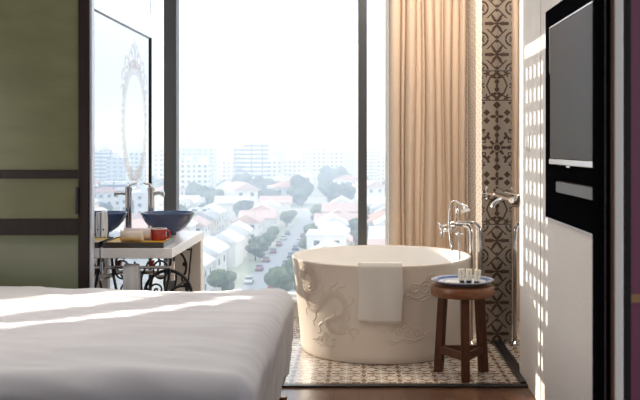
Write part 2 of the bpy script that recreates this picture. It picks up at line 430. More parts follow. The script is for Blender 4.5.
# unseen lattice added to dapple sunlight, square to the window, behind the mirrored partition
bm = bmesh.new(); lxx, ly0, ly1, lz0, lz1 = -1.64, 6.42, 7.12, .62, 2.27
ny, nz = 6, 13
for i in range(ny+1):
    y = ly0 + (ly1-ly0)*i/ny; box(bm, (lxx, y-.033, lz0), (lxx+.012, y+.033, lz1))
for k in range(nz+1):
    z = lz0 + (lz1-lz0)*k/nz; box(bm, (lxx-.001, ly0-.029, z-.028), (lxx+.013, ly1+.029, z+.028))
box(bm, (lxx-.03, ly0-.03, 2.375), (lxx+.03, ly1+.03, 2.89))
for y in (ly0-.035, ly1+.035): box(bm, (lxx-.02, y-.012, 0), (lxx+.02, y+.012, 2.89))
o = obj('added_dapple_lattice', bm, M['sill'], smooth=False); tag(o, 'unseen pierced lattice added behind the mirrored partition to dapple the sunlight', 'screen', kind='structure')

# near door jamb at the frame's edge
jam = thing('door_1', (.62, 2.2, 0), 'out of focus dark door jamb with beige infill beside the television wall', 'door', kind='structure')
def strip(name, p0, p1, y0, y1, m, bev=.002):
    boxobj(name, ((p0-358)*y0/F, y0, 0), ((p1-358)*y0/F, y1, 2.9), m, jam, bevel=bev)
strip('jamb_edge', 598.5, 605, 2.2, 2.26, M['black_gloss'])
strip('jamb_bead', 604.6, 606.6, 2.205, 2.25, M['alu'])
strip('jamb_rebate', 606.4, 611.5, 2.2, 2.26, M['black_gloss'])
strip('jamb_lipping', 611.2, 615, 2.19, 2.26, M['brown_panel'])
strip('jamb_infill', 614.8, 623.5, 2.185, 2.26, M['beige_panel'])
strip('jamb_stile', 623.2, 631.5, 2.19, 2.26, M['dark_wood'])
mp = thing('maroon_panel', (.80, 2.3, 0), 'glossy maroon lacquered panel beyond the dark door jamb', 'panel')
boxobj('board', (.655, 2.265, 0), (1.3, 2.31, 2.9), M['maroon'], mp, bevel=.003)
boxobj('reflection_band', (.667, 2.262, .965), (1.3, 2.266, .985), M['gold'], mp)  # blurred reflection in the lacquer, imitated by a gold-brown strip

# ================================================================ RIGHT WALL
# mirror on the bathroom wall
rm = thing('wall_mirror', (.951, 5.85, .021), 'tall frameless mirror beside the tub, reflecting the tiled pillar', 'mirror')
boxobj('mirror_glass', (.951, 5.402, .021), (.956, 6.298, 2.9), M['mirror'], rm)
boxobj('backing', (.9565, 5.402, .021), (.979, 6.298, 2.9), M['black_metal'], rm)
boxobj('edge_trim', (.9495, 5.400, .0), (.9508, 5.408, 2.9), M['beige_panel'], rm)

# television niche, television, soundbar
nic = thing('media_panel', (.94, 3.9, 1.0), 'black glass backing panel around the television', 'panel')
boxobj('backing_glass', (.932, 3.0, 1.0), (.9445, 4.575, 2.016), M['black_gloss'], nic, bevel=.002)
boxobj('edge_strip', (.930, 3.0, .996), (.9445, 4.575, 1.0), M['alu'], nic)
tv = thing('television', (.92, 3.8, 1.262), 'wall mounted flat television with silver bezel and dark screen', 'television')
y0, y1, z0, z1 = 3.25, 4.39, 1.268, 1.915
boxobj('body', (.916, y0, z0), (.9318, y1, z1), M['black_gloss'], tv, bevel=.002)
boxobj('screen', (.9145, y0+.012, z0+.024), (.9162, y1-.010, z1-.008), M['screen'], tv)
bm = B(((.913, y0, z1-.006), (.918, y1, z1+.001)), ((.913, y1-.004, z1-.22), (.918, y1+.001, z1-.006)))
obj('bezel', bm, M['silver'], tv, smooth=False)
boxobj('bottom_bezel', (.911, y0, z0-.004), (.918, y1, z0+.022), M['silver'], tv, bevel=.003)
boxobj('sensor', (.909, 3.96, z0-.012), (.914, 4.02, z0-.004), M['silver'], tv)
sb = thing('soundbar', (.92, 3.7, 1.14), 'slim grey soundbar mounted under the television', 'speaker')
boxobj('cabinet', (.90, 3.2, 1.14), (.9318, 4.17, 1.191), M['black_metal'], sb, bevel=.004)
boxobj('grille', (.897, 3.2, 1.143), (.9005, 4.168, 1.188), M['grey_cloth'], sb)

# switch on the cream wall
sw = thing('wall_switch', (.951, 5.12, 1.33), 'small white switch plate on the sunlit cream wall strip', 'switch')
boxobj('plate', (.940, 5.085, 1.325), (.9508, 5.155, 1.42), M['white'], sw, bevel=.005)
boxobj('rocker', (.932, 5.10, 1.34), (.941, 5.14, 1.40), M['white'], sw, bevel=.004)

# shower mixer on the mirror
sm = thing('shower_mixer', (.95, 5.8, 1.0), 'chrome wall mixer with cross handle mounted on the mirror', 'mixer')
boxobj('mounting_plate', (.934, 5.40, 1.02), (.950, 6.25, 1.058), M['bronze'], sm, bevel=.004)
boxobj('plate_rim', (.928, 5.40, 1.056), (.950, 6.25, 1.066), M['chrome'], sm, bevel=.002)
bm = bmesh.new(); tube(bm, [(.905, 5.42, 1.03), (.905, 5.75, 1.03), (.905, 6.05, 1.03)], .017, 14); obj('mixer_bar', bm, M['chrome'], sm)
bm = bmesh.new(); tube(bm, [(.951-.003, 5.46, 1.02), (.91, 5.46, 1.02)], [.036, .030], 18); obj('escutcheon', bm, M['chrome'], sm)
bm = bmesh.new(); tube(bm, [(.905, 6.05, 1.03), (.885, 6.12, 1.03), (.868, 6.20, 1.03)], [.018, .011, .009], 12); vp = obj('valve_stem', bm, M['chrome'], sm)
bm = bmesh.new()
tube(bm, [(.868, 6.2, .995), (.868, 6.2, 1.065)], .006, 8); tube(bm, [(.840, 6.2, 1.03), (.896, 6.2, 1.03)], .006, 8)
for d in ((0, .035), (0, -.035), (.028, 0), (-.028, 0)): bmesh.ops.create_uvsphere(bm, u_segments=10, v_segments=6, radius=.009, matrix=__import__('mathutils').Matrix.Translation((.868+d[0], 6.2, 1.03+d[1])))
obj('cross_handle', bm, M['chrome'], vp)
bm = bmesh.new(); tube(bm, smooth_path([(.905, 5.72, 1.03), (.875, 5.74, 1.01), (.850, 5.76, .985), (.842, 5.765, .965)]), [.014]*24+[.012], 12); obj('spout', bm, M['chrome'], sm)

# ================================================================ CURTAIN
cur = thing('curtain', (.53, 7.02, 0), 'full height pleated beige curtain beside the tiled pillar', 'curtain')
bm = bmesh.new()
N = 420; x0, x1 = .240, .842
folds = [0, .15, .21, .335, .405, .455, .59, .68, .715, .81, .90, 1.0]
def fold_y(s, z):
    zz = z/2.9
    for i in range(len(folds)-1):
        a, b = folds[i], folds[i+1]
        wob = .010*math.sin(3*zz + i*2.1)
        if s <= b or i == len(folds)-2:
            t = min(max((s-a)/(b-a), 0), 1)
            amp = (.085 if i % 3 else .065)*(b-a)/.09*.9
            return 7.135 - min(amp, .095)*abs(math.sin(PI*t))**.36 + wob*math.sin(PI*t)
rows = []
for k in range(15):
    z = .01 + 2.88*k/14
    row = []
    for i in range(N+1):
        s = i/N; row.append(bm.verts.new((x0 + (x1-x0)*s + .012*math.sin(2.2*z + 9*s)*s*(1-s)*3 - .0, fold_y(s, z), z)))
    rows.append(row)
for A, Bb in zip(rows, rows[1:]):
    for i in range(N): bm.faces.new((A[i], A[i+1], Bb[i+1], Bb[i]))
obj('fabric', bm, M['curtain'], cur, angle=80)
bm = bmesh.new()
rows = []
for k in range(10):
    z = .01 + 2.88*k/9
    rows.append([bm.verts.new((.212 + .030*i/8, 7.15 + .012*math.sin(i*1.4), z)) for i in range(9)])
for A, Bb in zip(rows, rows[1:]):
    for i in range(8): bm.faces.new((A[i], A[i+1], Bb[i+1], Bb[i]))
obj('pale_lining', bm, M['lining'], cur, angle=80)
bm = bmesh.new(); tube(bm, [(.1, 7.12, 2.885), (.845, 7.12, 2.885)], .010, 10); o = obj('curtain_track', bm, M['alu']); tag(o, 'slim curtain track under the ceiling above the curtain', 'track', kind='structure')

# ================================================================ BATHTUB
TX, TY, TZ = .155, 6.2, .617
def tr(z): return .537 + .063*(max(z, 0)/TZ)**1.25
tub = thing('bathtub', (TX, TY, 0), 'round cream freestanding bathtub with embossed dragon and clouds', 'bathtub')
bm = bmesh.new()
prof = [(.50, 0), (.528, .004), (.537, .02)] + [(tr(z), z) for z in [.05+.5*i/8 for i in range(9)]] + [(tr(.595), .595), (.602, .607), (.601, .615), (.594, .619), (.586, .615)]
lathe(bm, prof, (TX, TY, 0), 128, cap1=False); obj('shell', bm, M['tub'], tub)
bm = bmesh.new()
lathe(bm, [(.586, .615), (.575, .58), (.55, .45), (.51, .27), (.46, .15), (.38, .09), (0, .085)], (TX, TY, 0), 128, cap0=False); obj('inner_shell', bm, M['tub_inner'], tub)
bm = bmesh.new(); lathe(bm, [(.035, .0855), (.035, .09), (.02, .092), (0, .092)], (TX, TY, 0), 24); obj('drain', bm, M['chrome'], tub)
def on_tub(u, v, h):                        # u: arc length on the front (metres), v: height
    r = tr(v) + h - .0005; p = u/.58
    return Vector((TX + r*math.sin(p), TY - r*math.cos(p), v))
# dragon
bm = bmesh.new()
body = [p.to_tuple()[:2] for p in smooth_path([(-.60, .54, 0), (-.55, .575, 0), (-.49, .55, 0), (-.47, .49, 0), (-.52, .44, 0), (-.585, .40, 0), (-.57, .33, 0), (-.50, .315, 0), (-.43, .36, 0), (-.36, .42, 0), (-.29, .42, 0), (-.245, .36, 0), (-.27, .30, 0), (-.34, .275, 0), (-.40, .245, 0), (-.37, .20, 0), (-.30, .185, 0), (-.25, .20, 0)], 9)]
n = len(body); bw = [.030*(1-.72*i/n) + .004 for i in range(n)]
ribbon(bm, on_tub, body, bw, .0028)
for i in range(4, n-6, 2):                  # back fin
    (ax, ay), (bx, by) = body[i], body[i+1]; L = math.hypot(bx-ax, by-ay) or 1; nx_, ny_ = -(by-ay)/L, (bx-ax)/L
    ribbon(bm, on_tub, [(ax + nx_*bw[i]*.8, ay + ny_*bw[i]*.8), (ax + nx_*(bw[i]+.016) + .006, ay + ny_*(bw[i]+.016))], [.006, .001], .0025)
obj('dragon_relief', bm, M['relief'], tub)
bm = bmesh.new()
from mathutils import Matrix
for i in range(2, n-2):                     # scales
    (ax, ay) = body[i]; (bx, by) = body[i+1]; L = math.hypot(bx-ax, by-ay) or 1; nx_, ny_ = -(by-ay)/L, (bx-ax)/L
    for s in (-.6, 0, .6):
        q = on_tub(ax + nx_*bw[i]*s, ay + ny_*bw[i]*s, .0022 if s == 0 else .0012)
        bmesh.ops.create_icosphere(bm, subdivisions=1, radius=.0045, matrix=Matrix.Translation(q))
for cx_, cy_, r0 in ((-.545, .505, .085), (-.545, .505, .062), (-.545, .505, .04)):   # beaded mane
    for k in range(int(r0*420)):
        a = 2*PI*k/int(r0*420); bmesh.ops.create_icosphere(bm, subdivisions=1, radius=.0045, matrix=Matrix.Translation(on_tub(cx_ + r0*math.cos(a), cy_ + r0*.95*math.sin(a), .003)))
obj('scale_beads', bm, M['relief'], tub)
bm = bmesh.new()                            # head, then horns, whiskers, claws, flames
ribbon(bm, on_tub, [(-.30, .225), (-.27, .235), (-.235, .225), (-.215, .205)], [.012, .026, .02, .006], .0035)
obj('dragon_head', bm, M['relief'], tub)
for pts in ([(-.25, .25), (-.22, .285), (-.225, .32)], [(-.27, .25), (-.255, .29), (-.27, .325)], [(-.22, .21), (-.18, .225), (-.165, .20), (-.185, .185)], [(-.225, .20), (-.20, .165), (-.225, .14)],
            [(-.36, .43), (-.345, .475), (-.31, .49), (-.29, .52)], [(-.31, .44), (-.29, .475), (-.255, .48), (-.235, .505)], [(-.40, .40), (-.41, .455), (-.385, .50)],
            [(-.57, .33), (-.61, .30), (-.60, .26)], [(-.50, .315), (-.50, .265), (-.53, .235), (-.515, .205)], [(-.43, .24), (-.47, .215), (-.46, .18), (-.50, .165)], [(-.34, .275), (-.32, .325), (-.345, .35)],
            [(-.245, .36), (-.205, .375), (-.19, .41), (-.215, .43)], [(-.47, .49), (-.43, .50), (-.42, .54)]):
    q = [p.to_tuple()[:2] for p in smooth_path([(a, b, 0) for a, b in pts], 6)]
    bm = bmesh.new(); ribbon(bm, on_tub, q, [.009*(1-.8*i/len(q)) + .001 for i in range(len(q))], .0028)
    obj('dragon_flourish', bm, M['relief'], tub)
def cloud(cx_, cy_, s, flip=1):
    bm = bmesh.new()
    for c, r, a0, a1 in (((0, 0), .05, 0, 3.6*PI), ((.075, .012), .04, .3*PI, 3.4*PI), ((-.07, -.005), .035, .1*PI, 3.0*PI), ((.03, .052), .034, 0, 2.8*PI)):
        q = [(cx_ + flip*s*x, cy_ + s*y) for x, y in spiral(c, r, .008, a0, a1, 40)]
        ribbon(bm, on_tub, q, .0052*s + .001, .0028)
    for k, (y_, L0, L1) in enumerate(((-.055, -.16, .15), (-.07, -.11, .19), (.02, .11, .22), (-.02, -.20, -.10))):
        q = [(cx_ + flip*s*(L0 + (L1-L0)*i/24), cy_ + s*(y_ + .012*math.sin(i*.55 + k))) for i in range(25)]
        ribbon(bm, on_tub, q, .0052*s + .001, .0028)
    obj('cloud_relief', bm, M['relief'], tub)
cloud(.27, .475, 1.0); cloud(.165, .20, .85, -1); cloud(-.44, .13, .55)

# towel over the rim
tw = thing('bath_towel', (.134, 5.62, .26), 'white towel draped over the front rim of the bathtub', 'towel')
def drape(w0, w1, zb, off, name):
    bm = bmesh.new(); path = [(5.70, .56), (5.66, .595), (5.637, .622), (5.618, .636), (5.597, .634), (5.585, .615)]
    nn = 14
    for k in range(1, nn+1):
        z = .615 + (zb-.615)*k/nn; path.append((TY - tr(z) - .014, z))
    rows = []
    for j, (y, z) in enumerate(path):
        row = []
        for i in range(17):
            x = w0 + (w1-w0)*i/16
            dy = math.sqrt(max(1 - ((x-TX)/.60)**2, 0))      # follow the round front
            yy = y + .6*(1-dy) - off + .004*math.sin(x*38 + z*5)*(1 if j > 5 else .3)
            row.append(bm.verts.new((x + .004*math.sin(z*17), yy, z + (.003*math.sin(x*23) if j == len(path)-1 else 0))))
        rows.append(row)
    for A, Bb in zip(rows, rows[1:]):
        for i in range(16): bm.faces.new((A[i], A[i+1], Bb[i+1], Bb[i]))
    o = obj(name, bm, M['towel'], tw, angle=80, solidify=.012)
    md = o.modifiers.new('round', 'BEVEL'); md.width = .005; md.segments = 2; md.limit_method = 'ANGLE'
drape(.003, .272, .275, .008, 'front_fold'); drape(.075, .266, .258, -.004, 'back_fold')

# floor standing tub filler
fl = thing('tub_filler', (.8, 6.28, 0), 'chrome floor standing tub filler with telephone style hand shower', 'tap')
FY = 6.28
def fp(px, py, y=FY): return ((px-358)*y/F, y, H-(py-146)*y/F)
for px, off in ((471, 0), (479.6, .0)):
    x = fp(px, 0)[0]; bm = bmesh.new(); top = .815 if px < 475 else .826
    pts = [(x, FY, 0), (x, FY, .4), (x, FY, top-.06)] + [(x - .06 + .06*math.cos(a), FY, top-.06 + .06*math.sin(a)) for a in [PI/2*i/8 for i in range(1, 9)]] + [(.655, FY - (.02 if px < 475 else -.02), top)]
    tube(bm, pts, .0152, 14); o = obj('standpipe', bm, M['chrome'], fl)
    bm = bmesh.new(); lathe(bm, [(.032, 0), (.032, .006), (.016, .02)], (x, FY, 0), 20); obj('floor_flange', bm, M['chrome'], o)
bm = bmesh.new(); tube(bm, [fp(462, 224), fp(455, 224), fp(448, 224.5)], [.018, .022, .018], 14); obj('mixer_body', bm, M['chrome'], fl)
bm = bmesh.new(); tube(bm, smooth_path([fp(455, 226), fp(450, 231), fp(446, 230), fp(442.5, 231.5), fp(441.5, 236)]), .0115, 12); obj('spout', bm, M['chrome'], fl)
for a, b in (((447, 224), (440, 226)), ((459, 228), (459.5, 234))):
    bm = bmesh.new(); p, q = Vector(fp(*a)), Vector(fp(*b)); tube(bm, [p, q], [.008, .010], 10)
    o = obj('valve', bm, M['chrome'], fl)
    bm = bmesh.new(); d = (q-p).normalized(); e = d.orthogonal().normalized(); g = d.cross(e)
    for s in (e, g):
        tube(bm, [q - s*.026, q + s*.026], .005, 8)
        for k in (-1, 1): bmesh.ops.create_uvsphere(bm, u_segments=8, v_segments=6, radius=.008, matrix=Matrix.Translation(q + s*.026*k))
    obj('cross_handle', bm, M['chrome'], o)
bm = bmesh.new(); tube(bm, [fp(456.5, 224), fp(456.5, 216), fp(457, 209), fp(457, 206)], [.012, .009, .013, .008], 12); obj('cradle', bm, M['chrome'], fl)
bm = bmesh.new(); tube(bm, smooth_path([fp(451, 203), fp(454, 201), fp(459, 203), fp(463, 206), fp(465.5, 208.5)]), [.008]*20 + [.010, .013, .016, .018, .018, .020, .022, .024, .025, .026, .027, .028, .028][:13], 12)
hs = obj('hand_shower', bm, M['chrome'], fl)
bm = bmesh.new(); q = Vector(fp(464.5, 209.5)); d = Vector((.35, -.2, -.9)).normalized(); tube(bm, [q, q + d*.02], [.028, .036], 18); obj('shower_rose', bm, M['white'], hs)
bm = bmesh.new(); tube(bm, smooth_path([fp(452, 202.5), fp(449.5, 212), fp(449.5, 228, 6.22), fp(451, 245, 6.15), fp(454, 262, 6.12), fp(458, 271, 6.12), fp(460, 262, 6.18), fp(459, 240, 6.24), fp(458, 229)]), .0065, 10); obj('shower_hose', bm, M['chrome'], fl)

# ================================================================ STOOL
SX, SY = .616, 5.43
st = thing('stool', (SX, SY, 0), 'round dark red-brown wooden stool holding a blue plate', 'stool')
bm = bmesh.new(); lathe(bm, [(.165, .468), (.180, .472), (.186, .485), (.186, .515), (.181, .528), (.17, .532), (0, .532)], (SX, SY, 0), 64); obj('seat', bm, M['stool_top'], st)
feet = []
for k in range(3):
    a = -PI/2 + 2*PI*k/3; ca, sa = math.cos(a), math.sin(a)
    bm = bmesh.new(); R0, R1 = .155, .125; hw = .024
    vs = []
    for R, z in ((R0, 0), (R1, .47)):
        for du, dv in ((-hw, -hw), (hw, -hw), (hw, hw), (-hw, hw)):
            vs.append(bm.verts.new((SX + ca*(R+du) - sa*dv, SY + sa*(R+du) + ca*dv, z)))
    for f in ((0, 1, 2, 3), (4, 5, 6, 7), (0, 1, 5, 4), (1, 2, 6, 5), (2, 3, 7, 6), (3, 0, 4, 7)): bm.faces.new([vs[i] for i in f])
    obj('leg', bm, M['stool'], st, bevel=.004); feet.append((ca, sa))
for k in range(3):
    (c0, s0), (c1, s1) = feet[k], feet[(k+1) % 3]; R = .147
    p = Vector((SX + c0*R, SY + s0*R, .135)); q = Vector((SX + c1*R, SY + s1*R, .135)); d = (q-p).normalized(); p += d*.018; q -= d*.018; nrm = Vector((-d.y, d.x, 0))*.013
    bm = bmesh.new(); vs = [bm.verts.new(v + nrm*s + Vector((0, 0, dz))) for v in (p, q) for s in (-1, 1) for dz in (-.022, .022)]
    for f in ((0, 1, 3, 2), (4, 6, 7, 5), (0, 4, 5, 1), (2, 3, 7, 6), (0, 2, 6, 4), (1, 5, 7, 3)): bm.faces.new([vs[i] for i in f])
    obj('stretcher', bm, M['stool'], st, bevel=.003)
bm = bmesh.new()
lathe(bm, [(.09, .533), (.10, .533), (.125, .536), (.165, .552), (.183, .562), (.184, .565), (.178, .565), (.155, .556), (.12, .545), (0, .543)], (SX, SY, 0), 72)
o = obj('plate', bm, M['plate']); tag(o, 'shallow blue and white plate on the wooden stool', 'plate')
# toiletry bottles on the plate
def bottle(px, yy, tilt, label):
    x = (px-358)*yy/F; z = .5455
    t = thing('toiletry_bottle', (x, yy, z), label, 'bottle', 'toiletry bottles on the plate'); t.rotation_euler = (0, tilt, .15)
    def loc(bm): return bm
    def part(name, lo, hi, m, bev):
        bm = B((lo, hi)); me_o = obj(name, bm, m, None, smooth=True, bevel=bev)
        # local coordinates under the bottle's own axes
        me_o.location = ((lo[0]+hi[0])/2, (lo[1]+hi[1])/2, lo[2]); me_o.parent = t
        return me_o
    part('cap', (-.014, -.010, 0), (.014, .010, .016), M['cap_black'], .003)
    b = part('body', (-.0175, -.011, .016), (.0175, .011, .083), M['cream_bottle'], .003)
    l = part('label_print', (-.005, -.0116, .032), (.001, -.0109, .035), M['label_gold'], 0); 
    l = part('label_line', (-.002, -.0116, .046), (.000, -.0109, .068), M['label_gold'], 0)
bottle(461.5, 5.40, .0, 'small cream toiletry bottle on the plate, closest to the white card')
bottle(468.8, 5.40, .03, 'small cream toiletry bottle on the plate, between the other two bottles')
bottle(476.6, 5.37, .10, 'small cream toiletry bottle leaning slightly at the plate edge away from the card')
bm = bmesh.new()
vs = [bm.verts.new(Vector((SX, SY, 0)) + Vector(p)) for p in ((-.115, -.05, .5535), (-.03, -.08, .552), (.0, .0, .552), (-.08, .03, .553), (-.115, -.05, .555), (-.03, -.08, .553), (.0, .0, .555), (-.08, .03, .556))]
for f in ((0, 1, 2, 3), (4, 5, 6, 7), (0, 1, 5, 4), (1, 2, 6, 5), (2, 3, 7, 6), (3, 0, 4, 7)): bm.faces.new([vs[i] for i in f])
o = obj('note_card', bm, M['paper'], smooth=False); tag(o, 'white card lying on the blue plate beside the bottles', 'card')

# ================================================================ VANITY SIDE
MX = -1.419
mr = thing('mirror_partition', (MX-.02, 5.6, 0), 'tall mirrored partition behind the basin, printed with an ornate oval frame', 'mirror')
boxobj('lower_mirror', (MX-.006, 4.955, .0), (MX, 6.276, 2.075), M['mirror'], mr)
boxobj('upper_mirror', (MX-.006, 4.955, 2.090), (MX, 6.276, 2.9), M['mirror'], mr)
boxobj('seam_strip', (MX-.006, 4.955, 2.075), (MX+.001, 6.276, 2.090), M['black_metal'], mr)
boxobj('far_edge_strip', (MX-.034, 6.276, 0), (MX+.010, 6.290, 2.09), M['black_metal'], mr)
boxobj('backing', (MX-.034, 4.955, 0), (MX-.0065, 6.276, 2.9), M['sill'], mr)
boxobj('edge_profile', (MX-.036, 4.93, 0), (MX+.001, 4.955, 2.9), M['alu'], mr, bevel=.006)
boxobj('edge_bead', (MX-.022, 4.915, 0), (MX-.008, 4.93, 2.9), M['silver'], mr, bevel=.003)
# printed ornate oval frame
def on_mir(u, v, h): return Vector((MX + .0006 + h, u, v))
bm = bmesh.new(); OC = (5.85, 1.50); flat = ((-1, .0), (-.8, 1), (.8, 1), (1, .0)); hh = .0015
ribbon(bm, on_mir, [(OC[0] + .275*math.cos(a), OC[1] + .335*math.sin(a)) for a in [2*PI*k/96 for k in range(96)]], .032, hh, flat, True)
for k in range(44):
    a = 2*PI*k/44; c = (OC[0] + .318*math.cos(a), OC[1] + .378*math.sin(a))
    ribbon(bm, on_mir, [(c[0] + .016*math.cos(b), c[1] + .016*math.sin(b)) for b in [2*PI*j/10 for j in range(10)]], .007, hh, flat, True)
for s in (-1, 1):
    for cx_, cz, r, a0, a1 in ((.10, 1.90, .055, -.5*PI, 1.6*PI), (.20, 1.86, .05, -.3*PI, 1.8*PI), (.275, 1.78, .045, -.2*PI, 1.7*PI), (.05, 1.96, .04, -.5*PI, 1.3*PI), (.30, 1.69, .035, 0, 1.8*PI), (.13, 1.17, .04, .2*PI, 2*PI)):
        q = [(OC[0] + s*(cx_ + (r*(1-.6*i/24))*math.cos(a0 + (a1-a0)*i/24)), cz + r*(1-.6*i/24)*math.sin(a0 + (a1-a0)*i/24)) for i in range(25)]
        ribbon(bm, on_mir, q, [.017*(1-.5*i/25) for i in range(25)], hh, flat)
ribbon(bm, on_mir, [(OC[0], 1.84), (OC[0], 1.92), (OC[0], 1.98), (OC[0], 2.04)], [.05, .035, .02, .002], hh, flat)
obj('printed_oval_frame', bm, M['etch'], mr, smooth=False)

# sliding screen in front of the bathroom
ss = thing('sliding_screen', (-2.1, 4.78, 0), 'dark wood framed sliding screen with frosted olive glass behind the bed', 'screen')
SYY = 4.75
def sx(px): return (px-358)*SYY/F
def sz(py): return H-(py-146)*SYY/F
SL = -2.75
boxobj('stile', (sx(78), SYY, 0), (sx(88.5), SYY+.05, 2.88), M['dark_wood'], ss, bevel=.003)
boxobj('stile', (SL-.07, SYY, 0), (SL, SYY+.05, 2.88), M['dark_wood'], ss, bevel=.003)
boxobj('edge_channel', (sx(88.7), SYY+.012, 0), (sx(91.5), SYY+.045, 2.88), M['alu'], ss, bevel=.002)
for a, b in ((178.5, 170), (235, 219)): boxobj('rail', (SL, SYY+.002, sz(a)), (sx(78), SYY+.048, sz(b)), M['dark_wood'], ss, bevel=.002)
boxobj('rail', (SL, SYY+.002, 2.80), (sx(78), SYY+.048, 2.88), M['dark_wood'], ss, bevel=.002)
boxobj('rail', (SL, SYY+.002, 0.01), (sx(78), SYY+.048, .10), M['dark_wood'], ss, bevel=.002)
for a, b, m in ((sz(170), 2.80, 'olive_glass'), (sz(219), sz(178.5), 'olive_glass'), (.10, sz(235), 'sage_glass')):
    boxobj('glass_pane', (SL, SYY+.018, a), (sx(78), SYY+.030, b), M[m], ss)
boxobj('pull_handle', (sx(75.8), SYY-.012, sz(214)), (sx(78.6), SYY+.004, sz(187)), M['black_metal'], ss, bevel=.003)

# vanity: marble top on a cast iron treadle stand
CX0, CX1, CY0, CY1, CZ = MX+.002, -1.023, 5.06, 6.10, .787
va = thing('vanity', (-1.22, 5.6, 0), 'marble topped washstand on a black cast iron treadle base', 'vanity')
boxobj('marble_top', (CX0, CY0, CZ-.055), (CX1, CY1, CZ), M['marble'], va, bevel=.003)
boxobj('end_panel', (-1.20, 6.02, 0), (CX1-.002, 6.09, CZ-.056), M['end_panel'], va, bevel=.008)
iron = []
def scroll(pts, n=6): return smooth_path(pts, n)
bm = bmesh.new()                              # near end frame, in the plane y = 5.17
ey = 5.17; xa, xb = -1.385, -1.05; xm = (xa+xb)/2
for s, x in ((1, xa), (-1, xb)):
    tube(bm, scroll([(x, ey, .73), (x+s*.012, ey, .62), (x+s*.03, ey, .5), (x+s*.012, ey, .36), (x, ey, .2), (x-s*.01, ey, .0)]), .008, 8)
    tube(bm, [(x+s*(.06+.04*math.cos(a)), ey, .655+.05*math.sin(a)) for a in [-.6*PI + 2.2*PI*i/24 for i in range(25)]], .0055, 8)
    tube(bm, [(x+s*(.08+.04*(1-i/30)*math.cos(a)), ey, .54+.04*(1-i/30)*math.sin(a)) for i, a in enumerate([3*PI*i/30 for i in range(31)])], .0055, 8)
    tube(bm, scroll([(x, ey, .45), (x+s*.07, ey, .42), (xm-s*.02, ey, .50), (xm, ey, .60), (xm-s*.04, ey, .70)]), .0055, 8)
tube(bm, [(xa, ey, .725), (xb, ey, .725)], .007, 8); tube(bm, [(xa, ey, .22), (xb, ey, .22)], .008, 8)
obj('end_frame', bm, M['iron'], va)
bm = bmesh.new(); ey2 = 5.93                   # far end frame
def fv(px, py, y=ey2): return ((px-358)*y/F, y, H-(py-146)*y/F)
tube(bm, scroll([fv(174, 290), fv(176, 276), fv(172, 266), fv(174, 257), fv(178.5, 252.5), (fv(183, 256)), fv(186, 264), fv(185.5, 272), fv(182, 279), fv(186, 288), fv(187, 300), fv(187, 322)]), .0075, 8)
tube(bm, [fv(186.5, 322), fv(188.5, 280), fv(191.5, 248)], .0055, 8)
for q in (fv(185, 264), fv(187, 285)): bmesh.ops.create_uvsphere(bm, u_segments=12, v_segments=8, radius=.017, matrix=Matrix.Translation(q))
tube(bm, scroll([fv(150, 300), fv(152, 280), fv(158, 270), (fv(160, 262)), fv(156, 256), fv(151, 259)]), .0065, 8)
tube(bm, [fv(140, 249.5), fv(192, 249.5)], .006, 8); tube(bm, [fv(140, 318), fv(187, 318)], .007, 8)
obj('far_end_frame', bm, M['iron'], va)
wb = bmesh.new(); wy = 5.42; wc = ((168-358)*wy/F, wy, H-(294-146)*wy/F); WR = .137
tube(wb, [(wc[0] + WR*math.cos(a), wc[1], wc[2] + WR*math.sin(a)) for a in [2*PI*i/48 for i in range(48)]], .010, 8, closed=True)
fw = obj('flywheel', wb, M['iron'], va)
for k in range(5):
    a = 2*PI*k/5 + .35; bm = bmesh.new()
    tube(bm, scroll([(wc[0], wc[1], wc[2]), (wc[0] + .5*WR*math.cos(a+.3), wc[1], wc[2] + .5*WR*math.sin(a+.3)), (wc[0] + WR*math.cos(a), wc[1], wc[2] + WR*math.sin(a))]), .007, 8); obj('spoke', bm, M['iron'], fw)
bm = bmesh.new(); tube(bm, [(wc[0], wy-.03, wc[2]), (wc[0], wy+.04, wc[2])], .020, 14); obj('hub', bm, M['iron'], fw)
bm = bmesh.new(); tube(bm, [(wc[0], wy, wc[2]), (wc[0], 5.93, wc[2])], .008, 10); obj('axle', bm, M['iron'], va)
bm = bmesh.new(); tube(bm, [(-1.40, 5.11, .675), (-1.04, 5.11, .675)], .009, 12); obj('towel_rail', bm, M['chrome'], va)
boxobj('treadle', (-1.36, 5.35, .10), (-1.10, 5.80, .125), M['iron'], va, bevel=.004)
bm = bmesh.new(); tube(bm, [(-1.19, 5.83, CZ-.056), (-1.19, 5.83, .62)], .017, 12); tube(bm, [(-1.19, 5.83, .62), (-1.19, 5.83, .50)], .032, 14)
tube(bm, scroll([(-1.19, 5.83, .53), (-1.25, 5.83, .52), (-1.30, 5.88, .54), (-1.40, 5.9, .54)]), .014, 10); obj('waste_pipe', bm, M['chrome'], va)
bm = bmesh.new(); tube(bm, [(-1.33, 5.87, .60), (-1.30, 5.87, .60)], .022, 14); obj('stop_valve', bm, M['red'], va)

# towel hanging on the rail
bm = bmesh.new(); rows = []
prof = [(5.135, .46), (5.133, .60), (5.127, .68), (5.11, .694), (5.093, .68), (5.088, .55), (5.086, .36), (5.084, .18)]
for y, z in prof: rows.append([bm.verts.new((-1.30 + .085*i/8, y + .003*math.sin(i*1.3), z)) for i in range(9)])
for A, Bb in zip(rows, rows[1:]):
    for i in range(8): bm.faces.new((A[i], A[i+1], Bb[i+1], Bb[i]))
o = obj('hand_towel', bm, M['white'], angle=80, solidify=.006); tag(o, 'pale hand towel hanging on the rail under the marble top', 'towel')

